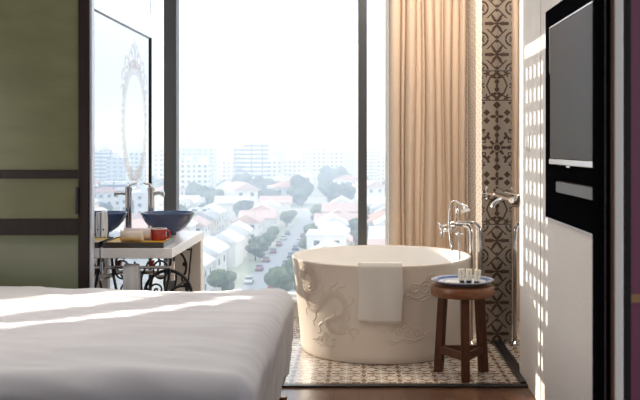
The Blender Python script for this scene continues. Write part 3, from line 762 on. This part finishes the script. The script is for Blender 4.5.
# basin
BX, BY = -1.205, 5.83
ba = thing('basin', (BX, BY, CZ), 'round navy blue vessel basin on the marble top', 'basin')
bm = bmesh.new()
lathe(bm, [(.050, 0), (.055, .004), (.055, .014), (.075, .022), (.112, .048), (.142, .085), (.160, .120), (.170, .138), (.171, .142), (.165, .142)], (BX, BY, CZ), 64, cap1=False); obj('bowl', bm, M['navy'], ba)
bm = bmesh.new(); lathe(bm, [(.165, .142), (.150, .112), (.125, .075), (.09, .045), (.05, .032), (0, .03)], (BX, BY, CZ), 64, cap0=False); obj('bowl_inside', bm, M['navy_in'], ba)
# faucet
fx_, fy_ = -1.345, 5.985
fa = thing('faucet', (fx_, fy_, CZ), 'tall chrome lever faucet standing beside the navy basin', 'faucet')
bm = bmesh.new(); lathe(bm, [(.030, 0), (.030, .006), (.022, .012), (.021, .262), (.024, .266), (.024, .292), (.018, .298), (0, .298)], (fx_, fy_, CZ), 28); obj('body', bm, M['chrome'], fa)
bm = bmesh.new(); tube(bm, [(fx_+.01, fy_, CZ+.252), (fx_+.05, fy_-.01, CZ+.258), (fx_+.088, fy_-.02, CZ+.256)], [.013, .012, .011], 14); sp_ = obj('spout', bm, M['chrome'], fa)
bm = bmesh.new(); tube(bm, [(fx_+.082, fy_-.019, CZ+.250), (fx_+.082, fy_-.019, CZ+.236)], .010, 12); obj('aerator', bm, M['chrome'], sp_)
bm = bmesh.new(); tube(bm, [(fx_+.006, fy_, CZ+.296), (fx_-.01, fy_, CZ+.312), (fx_-.05, fy_, CZ+.322)], [.010, .008, .006], 12); obj('lever', bm, M['chrome'], fa)

# tray and what stands on it
tr_ = thing('tray', (-1.235, 5.22, CZ), 'dark lacquered tray with a yellow lining on the marble top', 'tray')
tx0, tx1, ty0, ty1 = MX+.012, -1.072, 5.072, 5.385
boxobj('lining', (tx0+.006, ty0+.006, CZ+.018), (tx1-.006, ty1-.006, CZ+.027), M['yellow'], tr_)
obj('tray_body', B(((tx0, ty0, CZ), (tx1, ty1, CZ+.019)), ((tx0, ty0, CZ+.019), (tx1, ty0+.006, CZ+.032)), ((tx0, ty1-.006, CZ+.019), (tx1, ty1, CZ+.032)), ((tx0, ty0+.006, CZ+.019), (tx0+.006, ty1-.006, CZ+.032)), ((tx1-.006, ty0+.006, CZ+.019), (tx1, ty1-.006, CZ+.032))), M['bronze'], tr_, smooth=False)
TZ0 = CZ+.0275
def rolled(name, x0, x1, y, r, m, label):
    bm = bmesh.new(); q = [(y + r*(1-.85*i/60)*math.cos(a), TZ0 + r + .001 + r*.94*(1-.85*i/60)*math.sin(a)) for i, a in enumerate([7*PI*i/60 - .5*PI for i in range(61)])]
    A = [bm.verts.new((x0, a, b)) for a, b in q]; Bb = [bm.verts.new((x1, a, b)) for a, b in q]
    for i in range(60): bm.faces.new((A[i], A[i+1], Bb[i+1], Bb[i]))
    o = obj(name, bm, m, angle=80, solidify=.006); tag(o, label, 'towel')
rolled('rolled_towel', -1.325, -1.205, 5.145, .031, M['cream'], 'cream rolled face towel at the front of the tray')
rolled('rolled_towel', -1.325, -1.175, 5.222, .036, M['pink'], 'pinkish white rolled face towel behind the cream one on the tray')
mg = thing('mug', (-1.135, 5.245, TZ0), 'red enamel mug standing on the tray below the basin', 'mug')
bm = bmesh.new(); lathe(bm, [(.040, .0005), (.043, .004), (.044, .058), (.0445, .064), (.041, .064), (.040, .01), (0, .008)], (-1.135, 5.245, TZ0), 40); obj('body', bm, M['red'], mg)
bm = bmesh.new(); tube(bm, [(-1.135+.043+.022*math.cos(a)*1.0, 5.245-.01, TZ0+.035+.022*math.sin(a)) for a in [-PI/2 + PI*i/12 for i in range(13)]], .006, 10); obj('handle', bm, M['red'], mg)
bm = bmesh.new(); lathe(bm, [(.0448, .062), (.0455, .067), (.041, .068), (.0405, .064)], (-1.135, 5.245, TZ0), 40, cap0=False, cap1=False); obj('white_rim', bm, M['white'], mg)
bm = bmesh.new(); tube(bm, [(-1.150, 5.25, TZ0+.02), (-1.185, 5.25, TZ0+.078)], [.004, .003], 8); o = obj('teaspoon', bm, M['chrome']); tag(o, 'teaspoon standing in the red mug', 'spoon')
# white handset on the mirror
ph = thing('wall_telephone', (MX, 5.12, .84), 'slim white wall telephone fixed to the mirror beside the tray', 'telephone')
boxobj('cradle', (MX+.0012, 5.07, .845), (MX+.014, 5.16, .985), M['white'], ph, bevel=.004)
bm = bmesh.new(); tube(bm, scroll([(MX+.021, 5.095, .985), (MX+.027, 5.095, .95), (MX+.027, 5.095, .88), (MX+.021, 5.095, .846)]), [.0065]*24+[.0065], 10); obj('handset', bm, M['white'], ph)
boxobj('button', (MX+.013, 5.066, .885), (MX+.02, 5.071, .893), M['cap_black'], ph)

# ================================================================ BED
bed = thing('bed', (-1.6, 3.8, 0), 'wide bed base and mattress under the white duvet', 'bed')
BX1, BYN, BYF, BZ = -.325, 2.83, 4.62, .640
boxobj('base', (-3.2, BYN+.06, .12), (BX1-.06, BYF-.06, .30), M['dark_wood'], bed, bevel=.01)
boxobj('mattress', (-3.2, BYN+.05, .30), (BX1-.07, BYF-.05, BZ-.05), M['white'], bed, bevel=.04, seg=4)
for x, y in ((BX1-.12, BYN+.12), (BX1-.045, BYF-.10), (-3.1, BYN+.12), (-3.1, BYF-.12)):
    bm = bmesh.new(); tube(bm, [(x, y, 0), (x, y, .12)], [.016, .022], 14); obj('leg', bm, M['gold'], bed)
bm = bmesh.new()
L = .45; R = .065
def axis(lo, hi, n, both=True):
    a = [lo - L*(1 - i/22) for i in range(22)] if both else []
    a += [lo + (hi-lo)*i/n for i in range(n+1)]
    a += [hi + L*(i+1)/22 for i in range(22)]
    return a
xs = axis(-3.2, BX1-R, 90, False); ys = axis(BYN+R, BYF-R, 64)
grid = []
for x in xs:
    row = []
    for y in ys:
        dx = max(0, x-(BX1-R)); dy = max(0, y-(BYF-R)) - max(0, (BYN+R)-y)
        d = math.hypot(dx, dy); ux, uy = (dx/d, dy/d) if d > 0 else (0, 0)
        bx, by = min(x, BX1-R), min(max(y, BYN+R), BYF-R)
        th = d/R
        if th < PI/2: out, z = R*math.sin(th), BZ - R*(1-math.cos(th))
        else:
            e = d - R*PI/2; out, z = R - .10*e, BZ - R - e
            k = x*7 if abs(uy) > .7 else y*7
            out += .012*math.sin(k + 1.3*math.sin(k*.4))*min(1, e/.15)
        # soft creases and loft
        n1 = noise.noise(Vector((x*1.3, y*2.6, 1.7)))*.022 + noise.noise(Vector((x*3.1 + y*1.5, y*6.5 - x*1.2, 4.2)))*.013
        ri = abs(noise.noise(Vector((x*2.2 - y*.8, y*9 + x*2.5, 9.1)))); n1 += .013*max(0, .25-ri)/.25
        top = 1 if th < .8 else max(0, 1-(th-.8))
        edge = min(BX1-x, y-BYN, BYF-y); loft = -.014*math.exp(-(max(edge, 0)/.06)) if top else 0
        row.append(bm.verts.new((bx + ux*(out + n1*.6*(1-top)), by + uy*(out + n1*.6*(1-top)), max(z + (n1+loft)*top, .15 + .02*math.sin(x*3+y*4)))))
    grid.append(row)
for A, Bb in zip(grid, grid[1:]):
    for i in range(len(ys)-1): bm.faces.new((A[i], A[i+1], Bb[i+1], Bb[i]))
o = obj('duvet', bm, M['duvet'], angle=85, solidify=.012); tag(o, 'creased white duvet hanging over the bed edges', 'duvet')
md = o.modifiers.new('smooth', 'SUBSURF'); md.levels = 1; md.render_levels = 1

# ================================================================ THE CITY BEYOND THE WINDOW
GZ = -30.0
CM = {}
CM['ground'] = mat('town_ground', (.33, .37, .27), rough=.9, noise_mix=((.50, .47, .42), .03, .42, .58))
CM['road'] = mat('town_road', (.36, .37, .39), rough=.8)
CM['house_white'] = mat('house_white', (.78, .77, .76), rough=.8, spec=.2)
CM['house_cream'] = mat('house_cream', (.72, .66, .58), rough=.8, spec=.2)
CM['roof_red'] = mat('roof_terracotta', (.50, .30, .25), rough=.8, spec=.2)
CM['roof_pink'] = mat('roof_faded_pink', (.62, .46, .42), rough=.8, spec=.2)
CM['roof_grey'] = mat('roof_grey', (.45, .46, .48), rough=.8, spec=.2)
CM['roof_white'] = mat('roof_white', (.74, .74, .75), rough=.8, spec=.2)
CM['pane'] = mat('dark_pane', (.10, .12, .15), rough=.2)
CM['leaf'] = mat('tree_leaf', (.060, .085, .055), rough=.8, spec=.2, noise_mix=((.12, .15, .09), .6, .35, .65))
CM['leaf2'] = mat('tree_leaf_light', (.10, .13, .08), rough=.8, spec=.2, noise_mix=((.17, .20, .12), .6, .35, .65))
CM['bark'] = mat('tree_bark', (.12, .09, .07), rough=.9)
CM['car_white'] = mat('car_white', (.7, .7, .7), rough=.3); CM['car_dark'] = mat('car_dark', (.08, .09, .11), rough=.3); CM['car_red'] = mat('car_red', (.35, .14, .12), rough=.3)
CM['tyre'] = mat('tyre', (.03, .03, .03), rough=.8)
g = struct('ground', (-900, 60, GZ-1), (900, 2600, GZ), CM['ground'], label='hazy town ground far below the window', cat='ground')
struct('road_street', (-26, 150, GZ), (-17.5, 430, GZ+.06), CM['road'], label='straight street with parked cars running away through the town', cat='street')
struct('road_cross', (-200, 436, GZ), (200, 444, GZ+.06), CM['road'], label='cross street at the end of the house rows', cat='street')

def house(kind, w, d, h, wall, roof, label, group):
    t = thing('house', (0, 0, 0), label, 'house', group)
    boxobj('wall', (-w/2, -d/2, 0), (w/2, d/2, h), CM[wall], t)
    bm = bmesh.new(); ov = .7; rh = {'gable': 2.6, 'hip': 2.2, 'flat': .5}[kind]
    if kind == 'gable': prism(bm, [(-w/2-ov, h-.2), (w/2+ov, h-.2), (w/2+ov, h+.1), (0, h+rh), (-w/2-ov, h+.1)], 'y', -d/2-ov, d/2+ov)
    elif kind == 'hip':
        vs = [bm.verts.new(p) for p in ((-w/2-ov, -d/2-ov, h), (w/2+ov, -d/2-ov, h), (w/2+ov, d/2+ov, h), (-w/2-ov, d/2+ov, h), (0, -d/5, h+rh), (0, d/5, h+rh))]
        for f in ((3, 2, 1, 0), (0, 1, 4), (1, 2, 5, 4), (2, 3, 5), (3, 0, 4, 5)): bm.faces.new([vs[i] for i in f])
    else:
        box(bm, (-w/2-.2, -d/2-.2, h), (w/2+.2, d/2+.2, h+.5)); box(bm, (-w/4, 0, h+.5), (w/4, d/3, h+2.4))
    obj('roof', bm, CM[roof], t, smooth=False)
    nw = max(2, int(w//3.2)); nf = int(h//3)
    for f in range(nf):
        for i in range(nw):
            x = -w/2 + (i+.5)*w/nw; z = 1 + 3*f
            boxobj('window', (x-.65, -d/2-.06, z), (x+.65, -d/2+.02, z+1.35), CM['pane'], t)
        for i in range(2):
            y = -d/2 + (i+.5)*d/2; boxobj('window', (w/2-.02, y-.65, 1+3*f), (w/2+.06, y+.65, 2.35+3*f), CM['pane'], t)
    return t
trees_ = None
protos = [
    house('gable', 8.5, 12, 6.3, 'house_white', 'roof_pink', 'white house with a faded pink gable roof in the town below', 'pink gable houses in the town'),
    house('hip', 10, 12, 6.3, 'house_white', 'roof_red', 'white house with a terracotta hipped roof in the town below', 'terracotta hipped houses in the town'),
    house('flat', 9, 12, 9.3, 'house_white', 'roof_white', 'white three storey house with a flat roof in the town below', 'flat roofed houses in the town'),
    house('gable', 9.5, 11, 6.3, 'house_cream', 'roof_grey', 'cream house with a grey gable roof in the town below', 'grey roofed houses in the town'),
    house('gable', 8.0, 12, 6.8, 'house_white', 'roof_white', 'white house with a pale gable roof in the town below', 'pale roofed houses in the town'),
]
used = [False]*len(protos)
taken = []
def free(x, y, r):
    if any((x-a)**2 + (y-b)**2 < (r+c)**2 for a, b, c in taken): return False
    taken.append((x, y, r)); return True
def put(lst, flags, i, x, y, rz=0, s=1):
    r = (6.2 if lst is protos else (4.2, 3.0, 5.0)[i] if lst is trees_ else 0)*s
    if r and not free(x, y, r): return None
    o = lst[i] if not flags[i] else copy_tree(lst[i]); flags[i] = True
    o.location = (x, y, GZ); o.rotation_euler = (0, 0, rz); o.scale = (s, s, s); return o
rr = random.Random(3)
hs_spots = []
for X, Y0, Y1 in ((-36, 196, 420), (-54, 200, 420), (-74, 215, 420), (-7, 205, 420), (10, 205, 420), (28, 210, 420), (47, 215, 420), (66, 225, 420)):
    y = Y0 + rr.uniform(0, 4)
    while y < Y1:
        hs_spots.append((X + rr.uniform(-1.2, 1.2), y)); y += rr.uniform(14.5, 17) if X != -54 else rr.uniform(16, 21)
for x, y in hs_spots:
    if rr.random() < .12: continue
    put(protos, used, rr.choice([0, 0, 1, 2, 3, 4, 4]), x, y, rr.choice([0, 0, PI/2, PI]) + rr.uniform(-.05, .05), rr.uniform(.9, 1.12))
for k in range(38):                                                   # looser houses further away
    y = rr.uniform(458, 640); x = rr.uniform(-.26, .30)*y
    put(protos, used, rr.choice([0, 1, 1, 2, 4]), x, y, rr.uniform(-.6, .6), rr.uniform(1.0, 1.5))
for k in range(14):                                                   # seen in the mirror
    y = rr.uniform(300, 440); x = rr.uniform(.16, .30)*y
    put(protos, used, rr.choice([0, 1, 2, 4]), x, y, rr.uniform(-.3, .3), 1.1)

def tree(label, group, leaf, hgt, rad, seed):
    t = thing('tree', (0, 0, 0), label, 'tree', group); r = random.Random(seed)
    bm = bmesh.new(); tube(bm, [(0, 0, 0), (.1, 0, hgt*.5)], [.35, .2], 8); obj('trunk', bm, CM['bark'], t)
    bm = bmesh.new()
    for k in range(9):
        a = r.uniform(0, 2*PI); q = r.uniform(0, rad*.62); z = hgt*r.uniform(.28, .80)
        bmesh.ops.create_icosphere(bm, subdivisions=3, radius=rad*r.uniform(.42, .62), matrix=Matrix.Translation((q*math.cos(a), q*math.sin(a), z)) @ Matrix.Diagonal((1, 1, .8, 1)))
    for v in bm.verts:
        n_ = noise.noise(v.co*1.1 + Vector((seed, 0, 0)))*.75 + noise.noise(v.co*2.7)*.35; v.co += v.co.normalized()*n_*.55 + Vector((0, 0, n_*.3))
    obj('crown', bm, CM[leaf], t, angle=20)
    return t
trees_ = []
trees = trees_
trees += [tree('broad dark leafy tree among the houses of the town below', 'dark leafy trees in the town', 'leaf', 10, 5.2, 1),
         tree('light green rounded tree beside the street in the town below', 'light green trees in the town', 'leaf2', 7.5, 3.6, 2),
         tree('tall dense tree in the wooded belt before the apartment towers', 'tall trees of the wooded belt', 'leaf', 10.5, 5.6, 3)]
tu = [False]*3
for k in range(17): put(trees, tu, 1, -14.5 + rr.uniform(-1.5, 2.5), 190 + 13*k + rr.uniform(-4, 4), rr.uniform(0, 6), rr.uniform(.75, 1.25))
for k in range(12): put(trees, tu, 1, -28.2 + rr.uniform(-.8, .8), 194 + 18*k + rr.uniform(-4, 4), rr.uniform(0, 6), rr.uniform(.6, .95))
for k in range(34): 
    y = rr.uniform(230, 440); put(trees, tu, 0, rr.choice([-63, -45, 0, 18, 37, -90, 60, 80, 100]) + rr.uniform(-3, 3), y, rr.uniform(0, 6), rr.uniform(.6, 1.1))
for k in range(60):
    y = rr.uniform(452, 650); put(trees, tu, 2 if y > 500 else 0, rr.uniform(-.28, .31)*y, y, rr.uniform(0, 6), rr.uniform(.8, 1.35))
for px, py, s in ((228, 205, 1.5), (236, 206, 1.3), (243, 206, 1.4), (222, 207, 1.2), (205, 206, 1.0), (192, 207, 1.0), (290, 203, 1.4), (298, 205, 1.5), (306, 203, 1.2), (316, 192, 1.6), (328, 190, 1.6), (340, 191, 1.6), (278, 206, 1.2), (334, 206, 1.1), (352, 198, 1.2)):
    y = 31.35*F/(py-146); put(trees, tu, 2, (px-358)*y/F, y, rr.uniform(0, 6), s)

car_p = []
for cname, m, lab in (('car', 'car_white', 'small white car parked along the town street'), ('car', 'car_dark', 'small dark car parked along the town street'), ('car', 'car_red', 'small red car parked along the town street')):
    t = thing(cname, (0, 0, 0), lab, 'car', lab.replace('small ', '').replace(' car ', ' cars '))
    bm = bmesh.new(); prism(bm, [(-2.1, .35), (2.1, .35), (2.1, .8), (1.2, .95), (-1.9, .95), (-2.1, .8)], 'x', -.85, .85); obj('body', bm, CM[m], t, smooth=False)
    bm = bmesh.new(); prism(bm, [(-1.6, .95), (1.0, .95), (.4, 1.45), (-1.2, 1.45)], 'x', -.75, .75); obj('cabin', bm, CM['pane'], t, smooth=False)
    boxobj('roof', (-.74, -1.2, 1.45), (.74, .4, 1.52), CM[m], t)
    for sx_ in (-.8, .8):
        for sy_ in (-1.3, 1.3):
            bm = bmesh.new(); tube(bm, [(sx_-.1, sy_, .33), (sx_+.1, sy_, .33)], .33, 12); obj('wheel', bm, CM['tyre'], t)
    car_p.append(t)
cu = [False]*3
for k in range(16):
    put(car_p, cu, rr.choice([0, 0, 1, 2]), -18.8 if k % 2 else -24.8, 192 + 9.5*k + rr.uniform(-1.5, 1.5), rr.choice([0, PI])).location.z = GZ+.06

# towers
TM = [tower_mat('tower_white_grid', (.78, .78, .78), (.10, .14, .20), 3.6, 3.1, .5, .5),
      tower_mat('tower_band', (.80, .80, .80), (.10, .14, .20), 7.5, 3.0, bands=True, wz=.42),
      tower_mat('tower_blue_grid', (.55, .60, .66), (.18, .24, .32), 4.2, 3.0, .6, .45),
      tower_mat('tower_pink_grid', (.78, .70, .65), (.16, .18, .22), 3.4, 3.0, .45, .5)]
def tower(px0, px1, ptop, pbase, mi, label, depth=14, crown=True):
    y = 31.35*F/(pbase+5-146) if pbase < 195 else 31.35*F/(pbase-146)
    x0, x1 = (px0-358)*y/F, (px1-358)*y/F; zt = H-(ptop-146)*y/F
    t = thing('apartment_tower', ((x0+x1)/2, y, GZ), label, 'building')
    w_ = x1-x0
    n_ = max(1, round(w_/12))
    for i in range(n_):                      # stepped bays of the facade
        a = x0 + w_*i/n_; b = x0 + w_*(i+1)/n_; dy = 1.5*(i % 2)
        boxobj('bay', (a, y+dy, GZ), (b, y+depth, zt - (1.2 if i % 2 else 0)), TM[mi], t)
    if crown:
        for i in range(n_):
            a = x0 + w_*(i+.3)/n_; b = x0 + w_*(i+.75)/n_
            boxobj('roof_plant', (a, y+4, zt-1.2), (b, y+depth-3, zt+2.2), CM['house_white'], t)
tower(178, 208, 161, 193, 0, 'white apartment block with a grid of windows behind the navy basin')
tower(176, 214, 147, 184, 2, 'long hazy slab block rising behind the white gridded block')
tower(219, 233, 162, 186, 3, 'pale apartment block standing just before the twin banded tower')
tower(233, 243, 147.5, 185, 1, 'lower wing attached beside the twin banded tower')
tower(243.3, 267, 143.5, 185.5, 1, 'tallest twin tower with horizontal window bands at the skyline')
tower(240, 270, 180, 190, 2, 'low podium building at the foot of the twin banded tower', crown=False)
tower(267.5, 280, 161, 184, 0, 'small pale block close beside the twin banded tower')
tower(270, 284, 148, 176, 2, 'faint hazy block rising behind the small pale block')
tower(284, 306, 159, 184, 3, 'wide pale mid-rise block halfway between the two tall towers')
tower(300, 312, 151, 172, 1, 'slim faint block beside the ribbed tower')
tower(313, 343, 149, 182, 0, 'tall white ribbed tower beyond the bathtub')
tower(344, 358, 149, 174, 2, 'faint blue slab beyond the ribbed tower and the window frame')
tower(366, 380, 149, 176, 1, 'pale banded slab seen between the window frame and the curtain')
tower(378, 396, 158, 184, 3, 'pinkish block half hidden by the edge of the curtain')
tower(267, 287, 186, 204, 1, 'low white four storey building among the trees', crown=False, depth=12)
tower(188, 206, 209, 238, 0, 'near white stepped building below the marble top', crown=False, depth=10)
tower(152, 166, 150, 190, 0, 'gridded white tower seen between mirror and window frame')
for px0, px1, pt, pb, mi, lab in ((566, 584, 152, 184, 0, 'white gridded tower reflected at the mirror beside its black edge'), (586, 606, 158, 186, 2, 'blue grey slab reflected in the mirror across the printed oval'),
                                  (600, 626, 150, 182, 1, 'wide banded block reflected in the mirror near the wood frame'), (628, 650, 156, 184, 3, 'pinkish block reflected in the mirror at its aluminium edge'),
                                  (580, 612, 182, 206, 1, 'low long white building reflected above the basin'), (540, 558, 155, 182, 3, 'hazy block beyond the bathroom mirror wall')):
    tower(px0, px1, pt, pb, mi, lab, crown=pb < 200)
# faint hills at the horizon
bm = bmesh.new(); pts = [(-700 + 28*i, 2300 + 30*math.sin(i), GZ + 30 + 34*max(0, noise.noise(Vector((i*.17, 3.3, 0))) + .25)) for i in range(52)]
A = [bm.verts.new((x, y-240, GZ)) for x, y, z in pts]; C_ = [bm.verts.new((x, y, z)) for x, y, z in pts]; D_ = [bm.verts.new((x, y+200, GZ)) for x, y, z in pts]
for P, Q in ((A, C_), (C_, D_)):
    for i in range(51): bm.faces.new((P[i], P[i+1], Q[i+1], Q[i]))
o = obj('hills', bm, CM['leaf'], angle=70); tag(o, 'faint low hills at the hazy horizon', 'hills', kind='structure')
# haze over the town
hz = bpy.data.materials.new('haze'); hz.use_nodes = True; t = hz.node_tree; t.nodes.clear()
ho = t.nodes.new('ShaderNodeOutputMaterial'); vs_ = t.nodes.new('ShaderNodeVolumeScatter')
vs_.inputs['Color'].default_value = (.252, .302, .40, 1); vs_.inputs['Density'].default_value = .0044; vs_.inputs['Anisotropy'].default_value = .0
t.links.new(vs_.outputs[0], ho.inputs['Volume'])
o = boxobj('haze', (-890, 70, GZ+.2), (890, 2590, GZ+75), hz); tag(o, 'pale blue haze lying over the distant town', 'haze', kind='stuff')
